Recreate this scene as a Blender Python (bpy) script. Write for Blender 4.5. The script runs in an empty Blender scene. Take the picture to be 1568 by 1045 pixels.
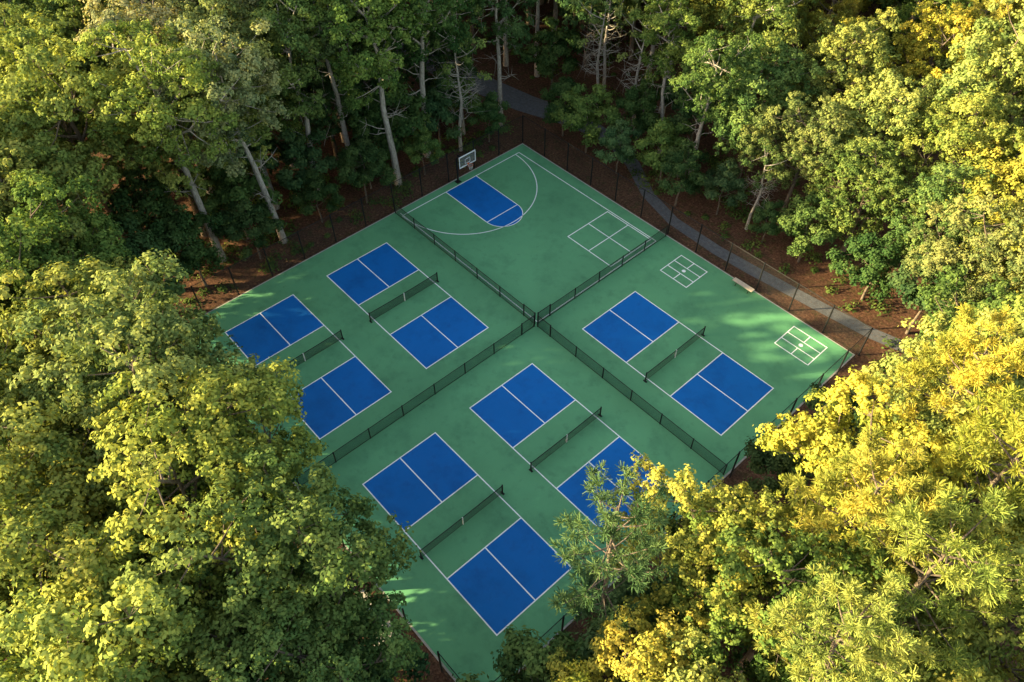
import bpy, math, random
import numpy as np
from mathutils import Matrix, Vector
random.seed(7)
sc=bpy.context.scene
col=sc.collection
sc.view_settings.view_transform='Standard'
sc.view_settings.look='None'
sc.view_settings.exposure=0

# ------------------------------------------------------------ camera
cam=bpy.data.cameras.new("camera"); co=bpy.data.objects.new("camera",cam); col.objects.link(co)
cam.sensor_width=36; cam.lens=36*1178.47/1568; cam.clip_end=3000
co.matrix_world=Matrix.Translation((28.847,-28.382,44.593))@Matrix.Rotation(0.8417,4,'Z')@Matrix.Rotation(0.7175,4,'X')@Matrix.Rotation(-0.0079,4,'Z')
sc.camera=co

# ------------------------------------------------------------ light
SUN_EL=math.radians(17.5); sx,sy=-0.61,-0.79
az=math.atan2(sx,sy)
w=bpy.data.worlds.new("World"); sc.world=w; w.use_nodes=True
nt=w.node_tree; sky=nt.nodes.new("ShaderNodeTexSky"); sky.sky_type='NISHITA'; sky.sun_disc=False
sky.sun_elevation=SUN_EL; sky.sun_rotation=az
bg=nt.nodes["Background"]; bg.inputs[1].default_value=0.54
wm=nt.nodes.new("ShaderNodeMix"); wm.data_type='RGBA'; wm.blend_type='MULTIPLY'; wm.inputs[0].default_value=1.0
nt.links.new(sky.outputs[0],wm.inputs[6]); wm.inputs[7].default_value=(1.30,1.06,0.82,1)
nt.links.new(wm.outputs[2],bg.inputs[0])
sd=bpy.data.lights.new("sun","SUN"); sd.energy=24; sd.angle=math.radians(0.6); sd.color=(1.0,0.80,0.43)
so=bpy.data.objects.new("sun",sd); col.objects.link(so)
d=Vector((sx,sy,0)).normalized()*math.cos(SUN_EL)+Vector((0,0,math.sin(SUN_EL)))
so.rotation_euler=d.to_track_quat('Z','Y').to_euler(); so.location=(-60,-60,60)

# ------------------------------------------------------------ node helpers
def newmat(name):
    m=bpy.data.materials.new(name); m.use_nodes=True
    t=m.node_tree; t.nodes.clear()
    o=t.nodes.new("ShaderNodeOutputMaterial")
    return m,t,o
def N(t,typ,**kw):
    n=t.nodes.new(typ)
    for k,v in kw.items(): setattr(n,k,v)
    return n
def ramp(t,src,stops):
    r=N(t,"ShaderNodeValToRGB"); cr=r.color_ramp
    while len(cr.elements)<len(stops): cr.elements.new(0.5)
    for e,(p,c) in zip(cr.elements,stops):
        e.position=p; e.color=(c[0],c[1],c[2],1)
    t.links.new(src,r.inputs[0]); return r.outputs[0]
def noise(t,scale,detail=4,rough=0.55,vec=None):
    n=N(t,"ShaderNodeTexNoise"); n.inputs['Scale'].default_value=scale; n.inputs['Detail'].default_value=detail
    n.inputs['Roughness'].default_value=rough
    if vec is None:
        vec=N(t,"ShaderNodeNewGeometry").outputs['Position']
    t.links.new(vec,n.inputs['Vector']); return n.outputs[0]
def mixc(t,a,b,f,mode='MIX'):
    m=N(t,"ShaderNodeMix",data_type='RGBA',blend_type=mode)
    for sock,v in ((m.inputs[6],a),(m.inputs[7],b)):
        if isinstance(v,(tuple,list)): sock.default_value=(v[0],v[1],v[2],1)
        else: t.links.new(v,sock)
    if isinstance(f,(int,float)): m.inputs[0].default_value=f
    else: t.links.new(f,m.inputs[0])
    return m.outputs[2]
def math_(t,op,a,b=None):
    m=N(t,"ShaderNodeMath",operation=op)
    for i,v in enumerate((a,b)):
        if v is None: continue
        if isinstance(v,(int,float)): m.inputs[i].default_value=v
        else: t.links.new(v,m.inputs[i])
    return m.outputs[0]
def principled(t,o,colr,rough=0.8,spec=0.3,bump=None,bstr=0.3,metal=0):
    p=N(t,"ShaderNodeBsdfPrincipled")
    if isinstance(colr,(tuple,list)): p.inputs['Base Color'].default_value=(*colr,1)
    else: t.links.new(colr,p.inputs['Base Color'])
    if isinstance(rough,(int,float)): p.inputs['Roughness'].default_value=rough
    else: t.links.new(rough,p.inputs['Roughness'])
    p.inputs['Specular IOR Level'].default_value=spec
    p.inputs['Metallic'].default_value=metal
    if bump is not None:
        b=N(t,"ShaderNodeBump"); b.inputs['Strength'].default_value=bstr; b.inputs['Distance'].default_value=0.02
        t.links.new(bump,b.inputs['Height']); t.links.new(b.outputs[0],p.inputs['Normal'])
    t.links.new(p.outputs[0],o.inputs[0]); return p
def paint(name,c,var=0.25,stain=(0.6,0.62,0.6)):
    m,t,o=newmat(name)
    n1=noise(t,0.12,5,0.6); n2=noise(t,1.1,6,0.7); n3=noise(t,35,3,0.6); n4=noise(t,0.35,5,0.7)
    lo=tuple(x*(1-var) for x in c); hi=tuple(x*(1+var) for x in c)
    a=ramp(t,n1,[(0.3,lo),(0.7,hi)])
    st=ramp(t,n2,[(0.30,stain),(0.44,(1,1,1)),(0.60,(1,1,1)),(0.74,(1.14,1.12,1.10))])
    b=mixc(t,a,st,0.85,'MULTIPLY')
    s4=ramp(t,n4,[(0.34,(0.76,0.78,0.80)),(0.5,(1,1,1)),(0.62,(1.0,1.0,1.0)),(0.75,(1.12,1.1,1.08))]); b=mixc(t,b,s4,0.85,'MULTIPLY')
    g=ramp(t,n3,[(0.2,(0.9,0.9,0.9)),(0.8,(1.08,1.08,1.08))])
    c2=mixc(t,b,g,0.7,'MULTIPLY')
    rr=ramp(t,n2,[(0.3,(0.62,)*3),(0.7,(0.8,)*3)])
    principled(t,o,c2,rr,0.22,n3,0.12); return m
M_green=paint("court_green_paint",(0.105,0.305,0.147),0.14,(0.74,0.76,0.78))
M_blue=paint("court_blue_paint",(0.002,0.125,0.42),0.12,(0.72,0.78,0.82))
M_white=paint("white_line_paint",(0.84,0.86,0.84),0.04,(0.92,0.92,0.92))
def simple(name,c,rough=0.6,spec=0.4,metal=0,ns=20,v=0.15):
    m,t,o=newmat(name)
    n=noise(t,ns,4); cc=ramp(t,n,[(0.3,tuple(x*(1-v) for x in c)),(0.7,tuple(x*(1+v) for x in c))])
    principled(t,o,cc,rough,spec,n,0.1,metal); return m
M_black=simple("black_coated_steel",(0.010,0.011,0.012),0.6,0.25)
M_net_white=simple("white_strap",(0.7,0.7,0.7))
M_rim=simple("orange_rim",(0.55,0.12,0.02),0.4)
M_conc=simple("concrete",(0.36,0.34,0.30),0.9,0.2,0,6)
M_wood=simple("bench_wood",(0.45,0.38,0.30),0.7,0.3,0,8)
M_asph,t,o=newmat("asphalt")
n=noise(t,3,6,0.7); n2=noise(t,80,2); nl=noise(t,7,6,0.8)
ac=mixc(t,ramp(t,n,[(0.35,(0.085,0.09,0.10)),(0.65,(0.15,0.155,0.165))]),ramp(t,n2,[(0.2,(0.8,)*3),(0.8,(1.1,)*3)]),0.6,'MULTIPLY')
ac=mixc(t,ac,(0.13,0.075,0.05),ramp(t,nl,[(0.56,(0,0,0)),(0.60,(0.8,0.8,0.8))]))
principled(t,o,ac,0.9,0.2,n2,0.3)
# leaf litter ground
M_ground,t,o=newmat("leaf_litter")
n1=noise(t,0.35,6,0.65); n2=noise(t,5,8,0.75); n3=noise(t,1.6,4,0.6)
a=ramp(t,n2,[(0.30,(0.022,0.014,0.009)),(0.46,(0.085,0.045,0.029)),(0.58,(0.15,0.083,0.052)),(0.72,(0.35,0.22,0.14))])
b=ramp(t,n1,[(0.3,(0.5,0.5,0.48)),(0.7,(1.25,1.1,1.0))])
c=mixc(t,a,b,0.8,'MULTIPLY')
g=math_(t,'MULTIPLY',ramp(t,n3,[(0.52,(0,0,0)),(0.68,(1,1,1))]),0.5)
c=mixc(t,c,(0.04,0.055,0.015),g)
principled(t,o,c,0.95,0.1,n2,1.0)
def meshmat(name,c,period,cover,base):
    m,t,o=newmat(name)
    geo=N(t,"ShaderNodeNewGeometry"); sp=N(t,"ShaderNodeSeparateXYZ"); t.links.new(geo.outputs['Position'],sp.inputs[0])
    s=math_(t,'ADD',sp.outputs[0],sp.outputs[1])
    w=[]
    for sg in ('ADD','SUBTRACT'):
        q=math_(t,sg,s,sp.outputs[2]); q=math_(t,'FRACT',math_(t,'DIVIDE',q,period))
        w.append(math_(t,'LESS_THAN',q,cover))
    al=math_(t,'MAXIMUM',math_(t,'MAXIMUM',w[0],w[1]),base)
    tr=N(t,"ShaderNodeBsdfTransparent"); df=N(t,"ShaderNodeBsdfPrincipled")
    df.inputs['Base Color'].default_value=(*c,1); df.inputs['Roughness'].default_value=0.6
    mx=N(t,"ShaderNodeMixShader"); t.links.new(al,mx.inputs[0]); t.links.new(tr.outputs[0],mx.inputs[1]); t.links.new(df.outputs[0],mx.inputs[2])
    t.links.new(mx.outputs[0],o.inputs[0]); return m
M_chain=meshmat("chain_link_mesh",(0.012,0.014,0.014),0.075,0.075,0.03)
M_low=meshmat("green_fence_mesh",(0.010,0.050,0.038),0.05,0.24,0.16)
M_net=meshmat("net_mesh",(0.012,0.016,0.016),0.05,0.28,0.15)
M_glass,t,o=newmat("backboard_panel")
tr=N(t,"ShaderNodeBsdfTransparent"); g=N(t,"ShaderNodeBsdfPrincipled"); g.inputs['Base Color'].default_value=(0.5,0.55,0.55,1); g.inputs['Roughness'].default_value=0.15
mx=N(t,"ShaderNodeMixShader"); mx.inputs[0].default_value=0.12
t.links.new(tr.outputs[0],mx.inputs[1]); t.links.new(g.outputs[0],mx.inputs[2]); t.links.new(mx.outputs[0],o.inputs[0])
# bark
def bark(name,a,b):
    m,t,o=newmat(name)
    tc=N(t,"ShaderNodeTexCoord"); mp=N(t,"ShaderNodeMapping"); mp.inputs['Scale'].default_value=(6,6,1.2)
    t.links.new(tc.outputs['Object'],mp.inputs[0])
    n=noise(t,2.5,6,0.7,mp.outputs[0])
    principled(t,o,ramp(t,n,[(0.35,a),(0.65,b)]),0.9,0.15,n,0.8); return m
M_bark=bark("bark_brown",(0.06,0.045,0.035),(0.2,0.16,0.12))
M_barkp=bark("bark_pale",(0.17,0.15,0.12),(0.48,0.43,0.37))
# leaves : object colour tints each tree, sunlit crowns painted brighter
M_leaf,t,o=newmat("foliage")
oi=N(t,"ShaderNodeObjectInfo"); at=N(t,"ShaderNodeAttribute",attribute_name="tone"); geo=N(t,"ShaderNodeNewGeometry")
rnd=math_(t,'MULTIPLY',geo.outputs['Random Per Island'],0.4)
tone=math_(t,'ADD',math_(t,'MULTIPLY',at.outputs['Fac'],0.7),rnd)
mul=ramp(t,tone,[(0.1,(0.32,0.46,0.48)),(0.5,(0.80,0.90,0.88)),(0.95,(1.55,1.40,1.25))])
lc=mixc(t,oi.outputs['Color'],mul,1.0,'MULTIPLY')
df=N(t,"ShaderNodeBsdfDiffuse"); tl=N(t,"ShaderNodeBsdfTranslucent")
t.links.new(lc,df.inputs[0]); tlc=mixc(t,lc,(1.2,1.15,0.6),1.0,'MULTIPLY'); t.links.new(tlc,tl.inputs[0])
m1=N(t,"ShaderNodeMixShader"); m1.inputs[0].default_value=0.25; t.links.new(df.outputs[0],m1.inputs[1]); t.links.new(tl.outputs[0],m1.inputs[2])
t.links.new(m1.outputs[0],o.inputs[0])

# ------------------------------------------------------------ mesh builder
class MB:
    def __init__(s): s.v=[]; s.f=[]; s.m=[]
    def quad(s,p,mi=0):
        b=len(s.v); s.v+= [tuple(x) for x in p]; s.f.append(tuple(range(b,b+len(p)))); s.m.append(mi)
    def rect(s,x0,x1,y0,y1,z,mi=0): s.quad([(x0,y0,z),(x1,y0,z),(x1,y1,z),(x0,y1,z)],mi)
    def box(s,x0,x1,y0,y1,z0,z1,mi=0):
        b=len(s.v); s.v+=[(x0,y0,z0),(x1,y0,z0),(x1,y1,z0),(x0,y1,z0),(x0,y0,z1),(x1,y0,z1),(x1,y1,z1),(x0,y1,z1)]
        for f in ((3,2,1,0),(4,5,6,7),(0,1,5,4),(1,2,6,5),(2,3,7,6),(3,0,4,7)):
            s.f.append(tuple(b+i for i in f)); s.m.append(mi)
    def tube(s,pts,rads,mi=0,n=8,cap=True):
        pts=[Vector(p) for p in pts]; b=len(s.v)
        for i,p in enumerate(pts):
            a=pts[max(i-1,0)]; c=pts[min(i+1,len(pts)-1)]
            dd=(c-a).normalized(); u=dd.orthogonal().normalized()
            if abs(dd.z)<0.95: u=dd.cross(Vector((0,0,1))).normalized()
            vv=dd.cross(u); r=rads[i] if hasattr(rads,'__len__') else rads
            for k in range(n):
                an=2*math.pi*k/n; s.v.append(tuple(p+u*(math.cos(an)*r)+vv*(math.sin(an)*r)))
        for i in range(len(pts)-1):
            for k in range(n):
                k2=(k+1)%n; s.f.append((b+i*n+k,b+i*n+k2,b+(i+1)*n+k2,b+(i+1)*n+k)); s.m.append(mi)
        if cap:
            s.f.append(tuple(b+k for k in range(n))[::-1]); s.m.append(mi)
            e=b+(len(pts)-1)*n; s.f.append(tuple(e+k for k in range(n))); s.m.append(mi)
    def obj(s,name,mats,parent=None,smooth=False):
        me=bpy.data.meshes.new(name); me.from_pydata(s.v,[],s.f)
        for m in mats: me.materials.append(m)
        me.polygons.foreach_set("material_index",s.m)
        if smooth: me.polygons.foreach_set("use_smooth",[True]*len(s.f))
        me.update(); ob=bpy.data.objects.new(name,me); col.objects.link(ob)
        if parent: ob.parent=parent
        return ob

# ------------------------------------------------------------ ground, pad, path
g=MB(); g.rect(-900,900,-900,900,0); g.obj("ground",[M_ground])
PX0,PX1,PY0,PY1=-18.6,18.2,-21.5,15.6; ZP=0.06
p=MB(); p.box(PX0,PX1,PY0,PY1,-0.1,ZP); p.obj("court_pavement",[M_green])
e=MB()
for (a,b_,c_,d_) in ((PX0-0.12,PX1+0.12,PY1,PY1+0.12),(PX0-0.12,PX1+0.12,PY0-0.12,PY0),(PX0-0.12,PX0,PY0,PY1),(PX1,PX1+0.12,PY0,PY1)):
    e.box(a,b_,c_,d_,-0.1,ZP-0.012)
e.obj("concrete_edging",[M_conc])
def strip(path,z,name,mat):
    s=MB(); P=[Vector((x,y)) for x,y,_ in path]
    L=[];R=[]
    for i,pp in enumerate(P):
        dd=(P[min(i+1,len(P)-1)]-P[max(i-1,0)]).normalized(); nn=Vector((-dd.y,dd.x)); hw=path[i][2]/2
        L.append(pp+nn*hw); R.append(pp-nn*hw)
    for i in range(len(P)-1):
        s.quad([(R[i].x,R[i].y,z),(R[i+1].x,R[i+1].y,z),(L[i+1].x,L[i+1].y,z),(L[i].x,L[i].y,z)])
    return s.obj(name,[mat])
strip([(40,23.5,1.3),(26,20.5,1.3),(18,18.6,1.25),(14,18.15,1.2),(11,17.9,1.2),(7.5,17.6,1.25),(4,17.4,1.2),(-1,17.6,1.15),(-5,18.8,1.2),(-9,21.2,1.4),(-13,22.8,1.8),(-18,22.5,2.6),(-24,20.8,3.2),(-32,19.5,3.4),(-48,17,3.4),(-70,16,3.4)],0.012,"asphalt_path",M_asph)
s=MB(); s.box(8.5,13.2,-23.8,-22.3,-0.05,0.05); s.obj("concrete_walkway",[M_conc])

# ------------------------------------------------------------ court markings
LW=0.08
def lines_obj(name,blues,hl,vl,extra=None):
    m=MB()
    for (x0,x1,y0,y1) in blues: m.rect(x0,x1,y0,y1,ZP+0.004,0)
    for (x0,x1,y) in hl: m.rect(x0-LW/2,x1+LW/2,y-LW/2,y+LW/2,ZP+0.008,1)
    for (y0,y1,x) in vl: m.rect(x-LW/2,x+LW/2,y0-LW/2,y1+LW/2,ZP+0.011,1)
    if extra: extra(m)
    return m.obj(name,[M_blue,M_white])
CL,CW,CB=13.41,6.10,4.57
for (x,y) in ((-15.82,-9.04),(-15.82,-18.37),(2.55,-8.98),(2.55,-18.22),(2.65,2.39)):
    lines_obj("pickleball_court",[(x,x+CB,y,y+CW),(x+CL-CB,x+CL,y,y+CW)],
      [(x,x+CL,y),(x,x+CL,y+CW),(x,x+CB,y+CW/2),(x+CL-CB,x+CL,y+CW/2)],
      [(y,y+CW,x),(y,y+CW,x+CB),(y,y+CW,x+CL-CB),(y,y+CW,x+CL)])
    # net
    xc=x+CL/2; n=MB(); y0,y1=y-0.30,y+CW+0.30; h0,h1=0.93,0.87
    for yy in (y0,y1):
        n.tube([(xc,yy,ZP),(xc,yy,ZP+0.97)],0.05,0); n.box(xc-0.16,xc+0.16,yy-0.07,yy+0.07,ZP,ZP+0.03,0)
        n.tube([(xc,yy,ZP+0.97),(xc,yy,ZP+1.0)],0.06,0)
    K=12
    for i in range(K):
        a=i/K;b=(i+1)/K; ya=y0+(y1-y0)*a; yb=y0+(y1-y0)*b
        za=ZP+h1+(h0-h1)*(2*a-1)**2; zb=ZP+h1+(h0-h1)*(2*b-1)**2
        n.quad([(xc,ya,ZP+0.05),(xc,yb,ZP+0.05),(xc,yb,zb-0.03),(xc,ya,za-0.03)],1)
        n.tube([(xc,ya,za),(xc,yb,zb)],0.03,0,6)
    n.tube([(xc,y0,ZP+0.05),(xc,y1,ZP+0.05)],0.012,0,6)
    n.box(xc-0.035,xc+0.035,(y0+y1)/2-0.03,(y0+y1)/2+0.03,ZP+0.02,ZP+h1+0.03,2)
    n.obj("pickleball_net",[M_black,M_net,M_net_white])
# basketball court
def bb(m):
    cy=7.07; zc=ZP+0.004
    cx=-12.0; R=1.83; K=32
    for i in range(K):
        a=-math.pi/2+math.pi*i/K; b=-math.pi/2+math.pi*(i+1)/K
        m.quad([(cx+0.03,cy,zc),(cx+0.03+R*math.cos(a),cy+R*math.sin(a),zc),(cx+0.03+R*math.cos(b),cy+R*math.sin(b),zc)],0)
        q=[(cx+(R+o_)*math.cos(t_),cy+(R+o_)*math.sin(t_),ZP+0.014) for o_,t_ in ((-.035,a),(.035,a),(.035,b),(-.035,b))]
        m.quad(q,1)
    K=64
    for i in range(K):
        a=-math.pi/2+math.pi*i/K; b=-math.pi/2+math.pi*(i+1)/K
        q=[(-17.8+(7.35+o_)*math.cos(t_),cy+(6.85+o_)*math.sin(t_),ZP+0.014) for o_,t_ in ((-.04,a),(.04,a),(.04,b),(-.04,b))]
        m.quad(q,1)
lines_obj("basketball_court",[(-17.8,-11.97,5.24,8.90)],[(-17.8,-12,5.24),(-17.8,-12,8.9),(-18.2,-0.25,0.32),(-17.8,-0.25,14.4)],[(5.24,8.9,-12),(0.32,14.4,-17.8),(0.32,14.4,-0.25)],bb)
lines_obj("four_square_court",[],[(-5.8,-0.7,9.2),(-5.8,-0.7,11.75),(-5.8,-0.7,14.2)],[(9.2,14.2,-5.8),(9.2,14.2,-3.3),(9.2,14.2,-0.7)])
for (x0,x1,y0,y1) in ((2.4,5.15,11.9,14.6),(13.55,16.5,12.2,14.75)):
    a=y0+(y1-y0)*.34; b_=y0+(y1-y0)*.66; xm=(x0+x1)/2; ym=(y0+y1)/2
    def ex(m,xm=xm,ym=ym):
        m.quad([(xm+0.17*math.cos(k*.524),ym+0.17*math.sin(k*.524),ZP+0.014) for k in range(12)],1)
    lines_obj("court_game_marking",[],[(x0,x1,y0),(x0,x1,y1),(x0,x1,a),(x0,x1,b_)],[(y0,y1,x0),(y0,y1,x1),(y0,a,xm),(b_,y1,xm)],ex)

# ------------------------------------------------------------ fences
def fence(name,a,b,h,step,mat,r=0.04,gaps=(),z=0.0):
    m=MB(); a=Vector((*a,0)); b=Vector((*b,0)); L=(b-a).length; dd=(b-a)/L; n=max(1,round(L/step))
    for i in range(n+1):
        p_=a+dd*(L*i/n); m.tube([(p_.x,p_.y,z-0.05),(p_.x,p_.y,h+0.05)],r,0,8)
    for i in range(n):
        p_=a+dd*(L*i/n); q_=a+dd*(L*(i+1)/n); mid=(i+0.5)/n*L
        if any(g0<mid<g1 for g0,g1 in gaps): continue
        m.quad([(p_.x,p_.y,z+0.03),(q_.x,q_.y,z+0.03),(q_.x,q_.y,h),(p_.x,p_.y,h)],1)
        for hh,rr_ in (((h,r*.6),(0.04+z,r*.5)) if h<2 else ((h,0.025),(0.05,0.012))):
            m.tube([(p_.x,p_.y,hh),(q_.x,q_.y,hh)],rr_,0,6)
    return m.obj(name,[M_black,mat])
FH=3.0
fence("chain_link_fence",(-18.9,-21.8),(-18.9,15.9),FH,3.05,M_chain,0.06)
fence("chain_link_fence",(-18.9,15.9),(18.5,15.9),FH,3.05,M_chain,0.06)
fence("chain_link_fence",(18.5,-21.8),(18.5,15.9),FH,3.05,M_chain,0.06)
fence("chain_link_fence",(-18.9,-21.8),(18.5,-21.8),FH,3.05,M_chain,0.06,gaps=((29,33),))
LH=1.2
fence("divider_fence",(-18.5,0.0),(-1.5,0.0),LH,2.85,M_low,0.045,z=ZP)
fence("divider_fence",(1.5,0.0),(18.1,0.0),LH,2.85,M_low,0.045,z=ZP)
fence("divider_fence",(-0.1,1.5),(-0.1,15.5),LH,2.85,M_low,0.045,z=ZP)
fence("divider_fence",(-0.1,-21.4),(-0.1,-1.5),LH,2.85,M_low,0.045,z=ZP)
for (a,b) in (((-1.5,0),(-0.25,0.0)),((0.1,0),(1.5,0)),((-0.1,1.5),(-0.1,0.2)),((-0.1,-0.2),(-0.1,-1.5))):
    fence("fence_gate",a,b,LH+0.1,3,M_low,0.055,z=ZP)

# ------------------------------------------------------------ basketball hoop
h=MB(); cy=7.07
h.tube([(-18.25,cy,ZP),(-18.25,cy,2.6),(-18.0,cy,3.1),(-16.75,cy,3.35)],[0.09,0.09,0.08,0.07],0,10)
h.tube([(-18.25,cy,2.2),(-16.75,cy,3.0)],0.04,0,8)
h.box(-18.5,-18.0,cy-0.25,cy+0.25,ZP,ZP+0.03,0)
bx=-16.65
h.box(bx,bx+0.02,cy-0.88,cy+0.88,2.93,3.92,1)
for (ya,yb,za,zb) in ((-0.95,0.95,2.84,2.93),(-0.95,0.95,3.92,4.01),(-0.95,-0.88,2.93,3.92),(0.88,0.95,2.93,3.92)):
    h.box(bx-0.02,bx+0.04,cy+ya,cy+yb,za,zb,2)
for (ya,yb,za,zb) in ((-0.3,0.3,3.08,3.13),(-0.3,0.3,3.53,3.58),(-0.3,-0.25,3.13,3.53),(0.25,0.3,3.13,3.53)):
    h.box(bx+0.022,bx+0.032,cy+ya,cy+yb,za,zb,2)
h.box(bx+0.034,bx+0.2,cy-0.06,cy+0.06,3.0,3.07,3)
rc=(bx+0.42,cy)
h.tube([(rc[0]+0.23*math.cos(k*math.pi/10),rc[1]+0.23*math.sin(k*math.pi/10),3.05) for k in range(21)],0.018,3,6,False)
for k in range(12):
    a=k*math.pi/6
    for s_ in (-1,1):
        h.tube([(rc[0]+0.23*math.cos(a),cy+0.23*math.sin(a),3.04),(rc[0]+0.16*math.cos(a+s_*.4),cy+0.16*math.sin(a+s_*.4),2.8),(rc[0]+0.13*math.cos(a),cy+0.13*math.sin(a),2.6)],0.006,2,4,False)
h.obj("basketball_hoop",[M_black,M_glass,M_net_white,M_rim])
# bench
b=MB()
for k in range(3): b.box(7.35,9.25,14.95+k*0.15,15.08+k*0.15,0.49,0.53,0)
for xx in (7.7,8.9):
    b.tube([(xx,14.98,ZP),(xx,15.16,0.46),(xx,15.35,ZP)],0.025,1,6); b.box(xx-0.03,xx+0.03,14.95,15.38,0.45,0.488,1)
b.obj("park_bench",[M_wood,M_black])

# ------------------------------------------------------------ trees
def fast_mesh(name,V,Q,MI,tone,mats):
    me=bpy.data.meshes.new(name)
    me.vertices.add(len(V)); me.vertices.foreach_set("co",V.astype(np.float32).ravel())
    me.loops.add(len(Q)*4); me.loops.foreach_set("vertex_index",Q.astype(np.int32).ravel())
    me.polygons.add(len(Q)); me.polygons.foreach_set("loop_start",np.arange(0,len(Q)*4,4,dtype=np.int32))
    me.polygons.foreach_set("material_index",MI.astype(np.int32))
    at=me.attributes.new("tone",'FLOAT','POINT'); at.data.foreach_set("value",tone.astype(np.float32))
    for m in mats: me.materials.append(m)
    me.update(calc_edges=True); return me
def nrm(a): return a/(np.linalg.norm(a,axis=-1,keepdims=True)+1e-9)
def leaves(rng,C,Nn,L,Wd,tone):
    n=len(C); r=rng.normal(size=(n,3)); t=nrm(np.cross(Nn,r)); b=np.cross(Nn,t)
    ln=(L*rng.uniform(0.7,1.25,n))[:,None]; wd=(Wd*rng.uniform(0.7,1.25,n))[:,None]
    V=np.stack([C-t*ln*0.5, C+b*wd*0.5+t*ln*0.08, C+t*ln*0.5-Nn*ln*0.12, C-b*wd*0.5+t*ln*0.08],1).reshape(-1,3)
    Q=np.arange(4*n).reshape(n,4)
    return V,Q,np.repeat(tone,4)
def tubes_np(branches,n=6):
    m=MB()
    for pts,r in branches: m.tube(pts,r,0,n,False)
    return np.array(m.v),np.array(m.f)
def assemble(name,branches,LV,LQ,LT,barkm):
    BV,BQ=tubes_np(branches)
    V=np.vstack([BV,LV]); Q=np.vstack([BQ,LQ+len(BV)])
    MI=np.concatenate([np.zeros(len(BQ)),np.ones(len(LQ))]); T=np.concatenate([np.zeros(len(BV)),LT])
    return fast_mesh(name,V,Q,MI,T,[barkm,M_leaf])
def curve(a,b,sag,rng,k=4,jit=0.15):
    a=np.array(a,float); b=np.array(b,float); out=[]
    L=np.linalg.norm(b-a)
    for i in range(k+1):
        t_=i/k; p_=a*(1-t_)+b*t_; p_[2]+=sag*math.sin(math.pi*t_)*-1
        if 0<i<k: p_=p_+rng.normal(size=3)*jit*L*0.1
        out.append(p_)
    return out
def broadleaf(name,seed,H,base,R,n1,n2,n3,barkm,tr=0.28,L=0.24,Wl=0.15,lean=0.0,r1s=(0.85,1.5),flat=0.8,bare=0):
    rng=np.random.default_rng(seed)
    cz=(H+base)/2; ax=np.array([R,R,(H-base)/2])
    ctr=np.array([lean,lean*0.4,cz])
    ph=rng.uniform(0,6.28,6); P1=[]
    tries=0
    while len(P1)<n1 and tries<20000:
        tries+=1
        d_=rng.normal(size=3); d_/=np.linalg.norm(d_)
        if d_[2]<-0.15 and rng.random()<0.55: continue
        phi=math.atan2(d_[1],d_[0])
        env=1+0.18*math.sin(2*phi+ph[0])+0.15*math.sin(3*phi+ph[1]+2*d_[2])+0.12*math.sin(5*phi+ph[2]-3*d_[2])
        rr=1-0.6*rng.random()**1.4
        p_=ctr+d_*ax*rr*env*0.9
        if all(np.linalg.norm(p_-q_)>0.95*(R/5.5)*(60/n1)**0.33*1.2 for q_ in P1): P1.append(p_)
    P1=np.array(P1); n1=len(P1)
    # branches
    br=[]; lx=lean
    tp=[np.array([0,0,-0.2]),np.array([lx*0.15,0,H*0.18]),np.array([lx*.4+rng.normal()*.2,rng.normal()*.2,H*0.4]),np.array([lx*.7+rng.normal()*.3,lean*.2+rng.normal()*.3,H*0.62]),np.array([lx+rng.normal()*.3,lean*.4,H*0.88])]
    br.append((tp,[tr*1.35,tr,tr*0.8,tr*0.5,tr*0.12]))
    tz=np.array([q_[2] for q_ in tp])
    def trunk_at(z): return np.array([np.interp(z,tz,[q_[k] for q_ in tp]) for k in range(3)])
    mains=[]
    idx=rng.permutation(n1)[:max(6,n1//6)]
    for i in idx:
        z0=max(base*0.75,min(H*0.8,P1[i][2]-np.linalg.norm(P1[i][:2]-ctr[:2])*rng.uniform(0.6,1.0)))
        c_=curve(trunk_at(z0),P1[i],0.25,rng); mains.append(c_)
        br.append((c_,[tr*0.42,tr*0.34,tr*0.26,tr*0.18,tr*0.07]))
    allm=np.array([c_[k] for c_ in mains for k in (1,2,3)])
    for i in range(n1):
        if i in idx: continue
        j=np.argmin(np.linalg.norm(allm-P1[i],axis=1)+0.6*np.maximum(0,allm[:,2]-P1[i][2]))
        c_=curve(allm[j],P1[i],0.1,rng,3); br.append((c_,[tr*0.2,tr*0.15,tr*0.1,tr*0.04]))
    for k in range(bare):
        a_=rng.uniform(0,6.28); z0=rng.uniform(base*0.5,base*1.1); q_=trunk_at(z0)
        e_=q_+np.array([math.cos(a_)*rng.uniform(1,2.5),math.sin(a_)*rng.uniform(1,2.5),rng.uniform(-.2,1.5)])
        c_=curve(q_,e_,0.1,rng,3,0.5); br.append((c_,[tr*.2,tr*.14,tr*.08,tr*.03]))
        for kk in range(3):
            e2=c_[2]+rng.normal(size=3)*0.6; br.append((curve(c_[2],e2,0,rng,2),[tr*.07,tr*.05,tr*.02]))
    # tufts
    r1=rng.uniform(*r1s,n1)*(R/5.5)**0.5
    out1=nrm((P1-ctr)/ax)
    d2=nrm(rng.normal(size=(n1,n2,3))+out1[:,None,:]*0.55+np.array([0,0,0.45]))
    P2=P1[:,None,:]+d2*(r1[:,None,None]*rng.uniform(0.5,1.18,(n1,n2,1)))*np.array([1,1,flat])
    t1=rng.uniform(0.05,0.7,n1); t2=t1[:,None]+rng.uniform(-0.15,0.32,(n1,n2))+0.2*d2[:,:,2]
    P2=P2.reshape(-1,3); d2=d2.reshape(-1,3); t2=t2.ravel()
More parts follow.
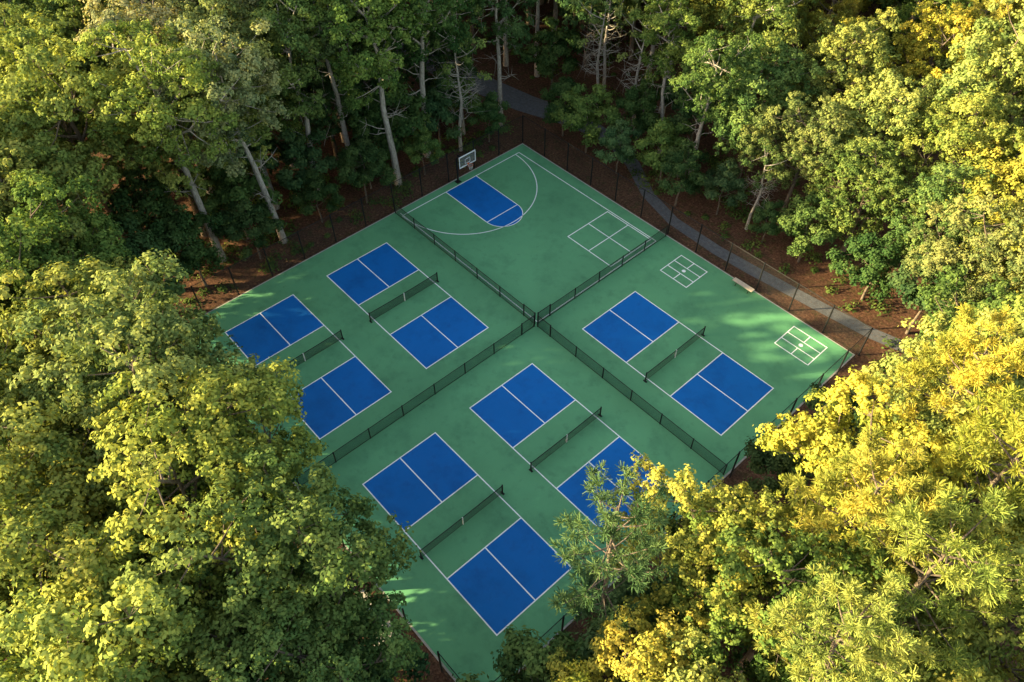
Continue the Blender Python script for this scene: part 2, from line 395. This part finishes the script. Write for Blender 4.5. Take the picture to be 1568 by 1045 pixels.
    # twigs to a subset of tufts
    for i in rng.permutation(len(P2))[:len(P2)//6]:
        br.append(([P1[i//n2],P2[i]],[tr*0.06,tr*0.025]))
    r2=rng.uniform(0.20,0.45,len(P2))
    d3=nrm(rng.normal(size=(len(P2),n3,3)))
    P3=P2[:,None,:]+d3*r2[:,None,None]*rng.uniform(0.3,1.15,(len(P2),n3,1))*np.array([1.1,1.1,0.85])
    N3=nrm(d3*0.7+d2[:,None,:]*0.45+np.array([0,0,0.45])+rng.normal(size=d3.shape)*0.35)
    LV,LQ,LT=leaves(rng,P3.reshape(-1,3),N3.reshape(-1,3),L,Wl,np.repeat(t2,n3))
    return assemble(name,br,LV,LQ,LT,barkm)
def pine(name,seed,H,base,R,nb,nt_,nn,barkm,tr=0.2,sparse=1.0):
    rng=np.random.default_rng(seed); br=[]
    tp=[np.array([0,0,-.2]),np.array([.1,.05,H*.35]),np.array([.2,.1,H*.7]),np.array([.15,.1,H])]
    br.append((tp,[tr*1.3,tr,tr*.6,0.03]))
    C=[];D=[];T=[]
    for i in range(nb):
        u=(i+rng.random())/nb; z=base+(H-base)*u
        a=i*2.4+rng.normal()*.4
        ln=R*(0.25+0.85*math.sin(math.pi*min(1,(1-u)*0.8+0.12)))*rng.uniform(0.65,1.15)
        el=0.1+0.6*u+rng.normal()*.12
        s=np.array([.15,.1,z]); dirv=np.array([math.cos(a)*math.cos(el),math.sin(a)*math.cos(el),math.sin(el)])
        pts=[s+dirv*ln*k/4+np.array([0,0,-0.35*math.sin(math.pi*k/4*.8)+0.25*(k/4)**2]) for k in range(5)]
        br.append((pts,[tr*.28,tr*.22,tr*.16,tr*.1,tr*.04]))
        tb=rng.uniform(0.1,0.7)
        for k in range(nt_):
            f=0.28+0.76*math.sqrt(rng.random()); kk=min(3.999,f*4) if f<1 else 3.999; j=int(kk); q_=pts[j]+(pts[j+1]-pts[j])*(kk-j)
            side=np.cross(dirv,[0,0,1]); sd=rng.normal()*0.30*ln*(1.15-f)+rng.normal()*0.15
            c_=q_+side*sd+np.array([0,0,rng.normal()*.15+0.1])+rng.normal(size=3)*.1
            C.append(c_); D.append(nrm(dirv+side*np.sign(sd)*.6+np.array([0,0,.5]))); T.append(tb+rng.uniform(-.1,.3))
            if k%2==0: br.append(([q_,c_],[tr*.06,tr*.03]))
    C=np.array(C);D=np.array(D);T=np.array(T)
    dd=nrm(rng.normal(size=(len(C),nn,3))+D[:,None,:]*0.9)
    Ln=0.25; off=rng.uniform(0.03,0.34,(len(C),nn,1))
    P=C[:,None,:]+dd*off
    P=P.reshape(-1,3); t_=dd.reshape(-1,3); n=len(P)
    b_=nrm(np.cross(t_,rng.normal(size=(n,3))))*0.5*0.055; ln=Ln*rng.uniform(.6,1.2,n)[:,None]*0.5
    V=np.stack([P-t_*ln-b_*.6,P-t_*ln+b_*.6,P+t_*ln+b_*.5,P+t_*ln-b_*.5],1).reshape(-1,3)
    return assemble(name,br,V,np.arange(4*n).reshape(n,4),np.repeat(np.repeat(T,nn),4),barkm)

PROT={
 'oak':[broadleaf("oak_a",1,17,5,5.6,80,16,30,M_bark),broadleaf("oak_b",2,16,4.5,5.2,72,16,30,M_bark),broadleaf("oak_c",3,18,6,5.8,84,16,30,M_bark)],
 'tall':[broadleaf("tall_a",11,21,10,4.2,54,14,29,M_barkp,0.28,bare=8),broadleaf("tall_b",12,20,9,3.9,50,14,29,M_barkp,0.26,lean=-1.5,bare=10),broadleaf("tall_c",13,22,11,4.5,56,14,29,M_barkp,0.30,lean=0.8,bare=8)],
 'pine':[pine("pine_a",21,17,5,3.4,62,14,44,M_bark),pine("pine_b",22,18,6,3.0,56,13,44,M_bark)],
 'thin':[pine("pine_c",23,18,7,2.6,36,10,32,M_bark,0.15)],
 'small':[broadleaf("small_a",31,7,1.8,2.6,30,13,26,M_bark,0.10,0.22,0.15,r1s=(.7,1.1),flat=.5),broadleaf("small_b",32,5.5,1.2,2.2,24,13,26,M_bark,0.08,0.22,0.15,r1s=(.6,1.0),flat=.5)],
 'bare':[broadleaf("bare_a",41,14,7,2.8,12,8,14,M_barkp,0.16,bare=30,r1s=(.5,.9))],
}
NAMES={'oak':'oak_tree','tall':'poplar_tree','pine':'pine_tree','thin':'pine_tree','small':'dogwood_tree','bare':'bare_tree'}
placed=[]
def tree(kind,x,y,s=1.0,c=(.1,.14,.04),parent=None,var=None,rot=None,lean=0.02,name=None):
    me=PROT[kind][var if var is not None else random.randrange(len(PROT[kind]))]
    ob=bpy.data.objects.new(name or NAMES[kind],me); col.objects.link(ob)
    ob.location=(x,y,0); ob.rotation_euler=(random.gauss(0,lean),random.gauss(0,lean),random.uniform(0,6.28) if rot is None else rot)
    k=random.uniform(.96,1.04); ob.scale=(s*k,s*k,s*random.uniform(.95,1.05))
    j=random.uniform(.88,1.12); ob.color=(c[0]*j*random.uniform(.92,1.08),c[1]*j,c[2]*j*random.uniform(.85,1.15),1)
    if parent: ob.parent=parent
    placed.append((x,y)); return ob
YEL=(.345,.33,.06); YG=(.24,.275,.068); GRN=(.125,.18,.05); DG=(.065,.112,.04); PALE=(.25,.26,.12); BG=(.09,.155,.07); OLV=(.18,.215,.064)  # leaf tints; the bright ones have sunlight put into the colour
# near left mass
for a in [('oak',-22.5,-25.5,1.1,OLV),('oak',-28,-20,1.15,YG),('oak',-15.4,-27.4,1.0,GRN),('oak',-8.5,-26.6,1.04,YG),('oak',-1.4,-26.5,1.03,OLV),
 ('oak',4.8,-26.9,1.0,YG),('oak',10.0,-27.4,.94,GRN),('oak',-12,-34,1.0,YG),('oak',-5,-34,1.0,YG),('oak',2,-34,1.02,YG),('oak',8.5,-34,1.0,YG),
 ('oak',14.0,-27.4,.84,GRN),('oak',-20,-33,.98,YG),('oak',-29,-27,1.0,YG),('oak',15,-34,.9,OLV),('oak',5,-40,.9,YG),('oak',18.5,-31.5,.65,GRN),
 # right mass
 ('oak',25.3,-1.6,.86,YEL),('pine',26.3,3,1.0,YEL),('oak',26.8,7.5,.9,YG),('oak',25.5,13.5,.85,GRN),('pine',29.5,-1,1.05,YEL),('pine',26.3,-5,.95,YEL),
 ('oak',30.5,4.5,.95,YG),('oak',21.9,-10,.74,YEL),('oak',26.5,-9.5,.8,GRN),('pine',30.5,-6,1.0,YG),('oak',24.6,-16.8,.70,YEL),('pine',29.3,-11.5,.95,YG),
 ('oak',28.5,-16,.75,YG),('oak',33.5,-10,.85,YEL),('oak',34,-3,.95,YG),('small',21.8,-14,1.2,BG),('small',21.0,-19.6,1.2,GRN),('small',20.5,-23.3,1.3,GRN),('small',21.5,-5.5,1.0,DG),('small',21,1,.9,DG),('small',21.5,6.5,.9,DG),
 ('thin',20.8,-14.9,1.0,BG),('oak',31,10.5,.95,YG),('oak',25,-22.5,.7,YEL),('oak',29.5,-21,.7,YEL),
 # left side, beyond the fence
 ('tall',-22,-9.4,1.0,PALE),('tall',-26,-3.4,1.0,GRN),('tall',-21.5,2.6,1.0,GRN),('tall',-26.5,-7.5,1.0,OLV),('tall',-25.3,0.2,.95,DG),('tall',-23.5,-14.5,1.0,YG),
 ('tall',-23.5,7.5,1.0,DG),('bare',-22,10.5,1.0,GRN),('bare',-24,12.5,1.1,GRN),('tall',-28,9,1.0,GRN),('tall',-31,3,1.0,GRN),('tall',-31,-3,1.05,PALE),('tall',-32,-11,1.05,PALE),('oak',-27.5,-14,1.0,YG),
 ('tall',-22.5,16.2,.9,DG),('small',-21.5,-1,.9,DG),('small',-21.3,5.5,.8,GRN),('small',-22,-5.5,.9,DG),('small',-21.5,-12,1.0,DG),('small',-21.6,-17,1.1,DG),('small',-23,0.5,1.0,DG),('small',-26,5,1.0,DG),('small',-25,12,1.0,GRN),
 ('oak',-30,-6.5,.8,GRN),('oak',-29.5,5.5,.75,DG),('oak',-28.5,0.5,.7,DG),('oak',-27.5,13,.7,DG),('small',-24.5,-5,1.3,DG),('small',-24,4,1.3,DG),('small',-24,9.5,1.2,DG),('small',-24.5,-11.5,1.3,GRN),('small',-28,-9,1.4,DG),('oak',-33,8,.85,DG),('oak',-34,-7,.9,OLV),('small',-21.2,13.5,.9,DG),
 # beyond the right-hand fence
 ('small',-13.5,19.3,1.0,GRN),('small',-9.2,19.0,.8,BG),('small',-17,19.6,.9,DG),('small',-5.5,21.0,1.1,GRN),('bare',-17.5,25,1.0,OLV),('bare',-13,25.5,1.0,OLV),('tall',-8.5,24.5,.8,GRN),('tall',-3,22.0,.72,GRN),('oak',-1,27,.8,GRN),('oak',5.5,24.3,.68,OLV),
 ('oak',11.5,24.5,.7,GRN),('oak',17.5,24.6,.72,GRN),('oak',22,20.5,.75,OLV),('small',1,21.2,.9,BG),('small',9.5,21.3,.9,GRN),('small',15.5,21.3,1.0,DG),('bare',4,21.5,.7,GRN),('small',-2.3,19.4,.9,DG),('small',6,21.0,.7,DG),('small',19.8,20.6,1.1,DG),
 ('oak',8.5,30,.85,YG),('oak',2.5,32.5,.9,YG),('oak',15,30.5,.9,YG),('oak',21.5,27.5,.95,YEL),('oak',28,21,.95,YEL),('pine',20.5,33,1.1,YEL),('tall',-6,31,.95,OLV),('tall',-13,30,.9,OLV),('bare',-19,27.5,1.1,OLV),('tall',-17,32,.9,GRN),('small',-11,23.8,1.0,DG),('small',-6.5,26.5,1.3,DG),
 ('tall',-31,24.5,.95,GRN),('tall',-27,25.5,.9,GRN),('oak',-36,24,.8,DG),('small',-23,23.8,1.3,DG),
 ]:
    tree(*a)
# understorey added below the near-left crowns to block low sun
for (x,y,s_) in ((-19.5,-24.8,1.3),(-16,-24.6,1.2),(-12,-25,1.4),(-8.6,-24.3,1.1),(-5,-24.8,1.4),(-1.5,-24.2,1.1),(1.8,-24.7,1.4),(5,-24.3,1.1),(8,-25.4,1.3),(11.8,-25.8,1.3),(15.6,-26.0,1.1),(-10,-30.5,1.5),(-3,-30.5,1.5),(3.5,-30.5,1.5),(-16,-30.5,1.5),(9,-30.3,1.5),(13.5,-31,1.4),(-22,-29.5,1.5),(-21.5,-21.5,1.3),(-25,-18,1.4)):
    tree('small',x,y,s_,DG if y>-27 else GRN)
# fill forest
forest=bpy.data.objects.new("forest",None); col.objects.link(forest)
rngf=random.Random(5)
cx,cy_=28.8,-28.4
cnt=0
for _ in range(40000):
    x=rngf.uniform(-110,60); y=rngf.uniform(-60,105)
    if -25<x<23.5 and -26<y<23.5: continue
    if 16.5<y<24 and -60<x<-15 and (abs(y-20)<2.6): continue
    vx,vy=x-cx,y-cy_; fwd=-0.746*vx+0.666*vy; rt=0.666*vx+0.746*vy
    if fwd<-3 or rt>0.68*max(fwd,0)+10 or -rt>0.70*max(fwd,0)+16: continue
    far=fwd>62
    md=5.2 if far else 5.9
    if any((x-a)**2+(y-b)**2<md**2 for a,b in placed): continue
    r=rngf.random(); right=rt>10
    if right: kind='pine' if r<.25 else 'oak'; c=rngf.choice([YEL,YEL,YG,YG,GRN])
    else: kind='tall' if r<.38 else ('oak' if r<.92 else 'pine'); c=rngf.choice([GRN,YG,OLV,PALE,YG] if rt<-25 else [GRN,DG,OLV,BG,OLV])
    s=rngf.uniform(.74,1.2)
    if rt<-22 and fwd<50: s*=0.92
    tree(kind,x,y,s,c,parent=forest,name="forest_tree"); cnt+=1
print("forest",cnt)

# undergrowth
rng=np.random.default_rng(77)
C=[]
while len(C)<2000:
    x=rng.uniform(-60,50); y=rng.uniform(-45,60)
    if -19.8<x<19.3 and -23.5<y<19.2: continue
    if abs(y-21)<3 and x<-8: continue
    dens=1.0 if (abs(x)<28 and abs(y)<30) else 0.5
    if rng.random()<dens*(0.35+0.65*(math.sin(x*.5)*math.sin(y*.6+1)>0)): C.append((x,y,rng.uniform(.1,.9)))
C=np.array(C); nn=60
dd=nrm(rng.normal(size=(len(C),nn,3))+np.array([0,0,.4])); rad=rng.uniform(.25,.95,(len(C),1,1))
P=np.array([[c_[0],c_[1],0.05] for c_ in C])[:,None,:]+np.abs(dd)*np.sign(dd*[1,1,0]+[0,0,1])*rad*rng.uniform(.3,1,(len(C),nn,1))*np.array([1.2,1.2,.9])
Nn=nrm(dd+np.array([0,0,.8]))
V,Q,T=leaves(rng,P.reshape(-1,3),Nn.reshape(-1,3),.24,.15,np.repeat(C[:,2],nn))
me=fast_mesh("undergrowth",V,Q,np.zeros(len(Q)),T,[M_leaf]); ob=bpy.data.objects.new("undergrowth",me); ob.color=(.09,.13,.035,1); col.objects.link(ob)
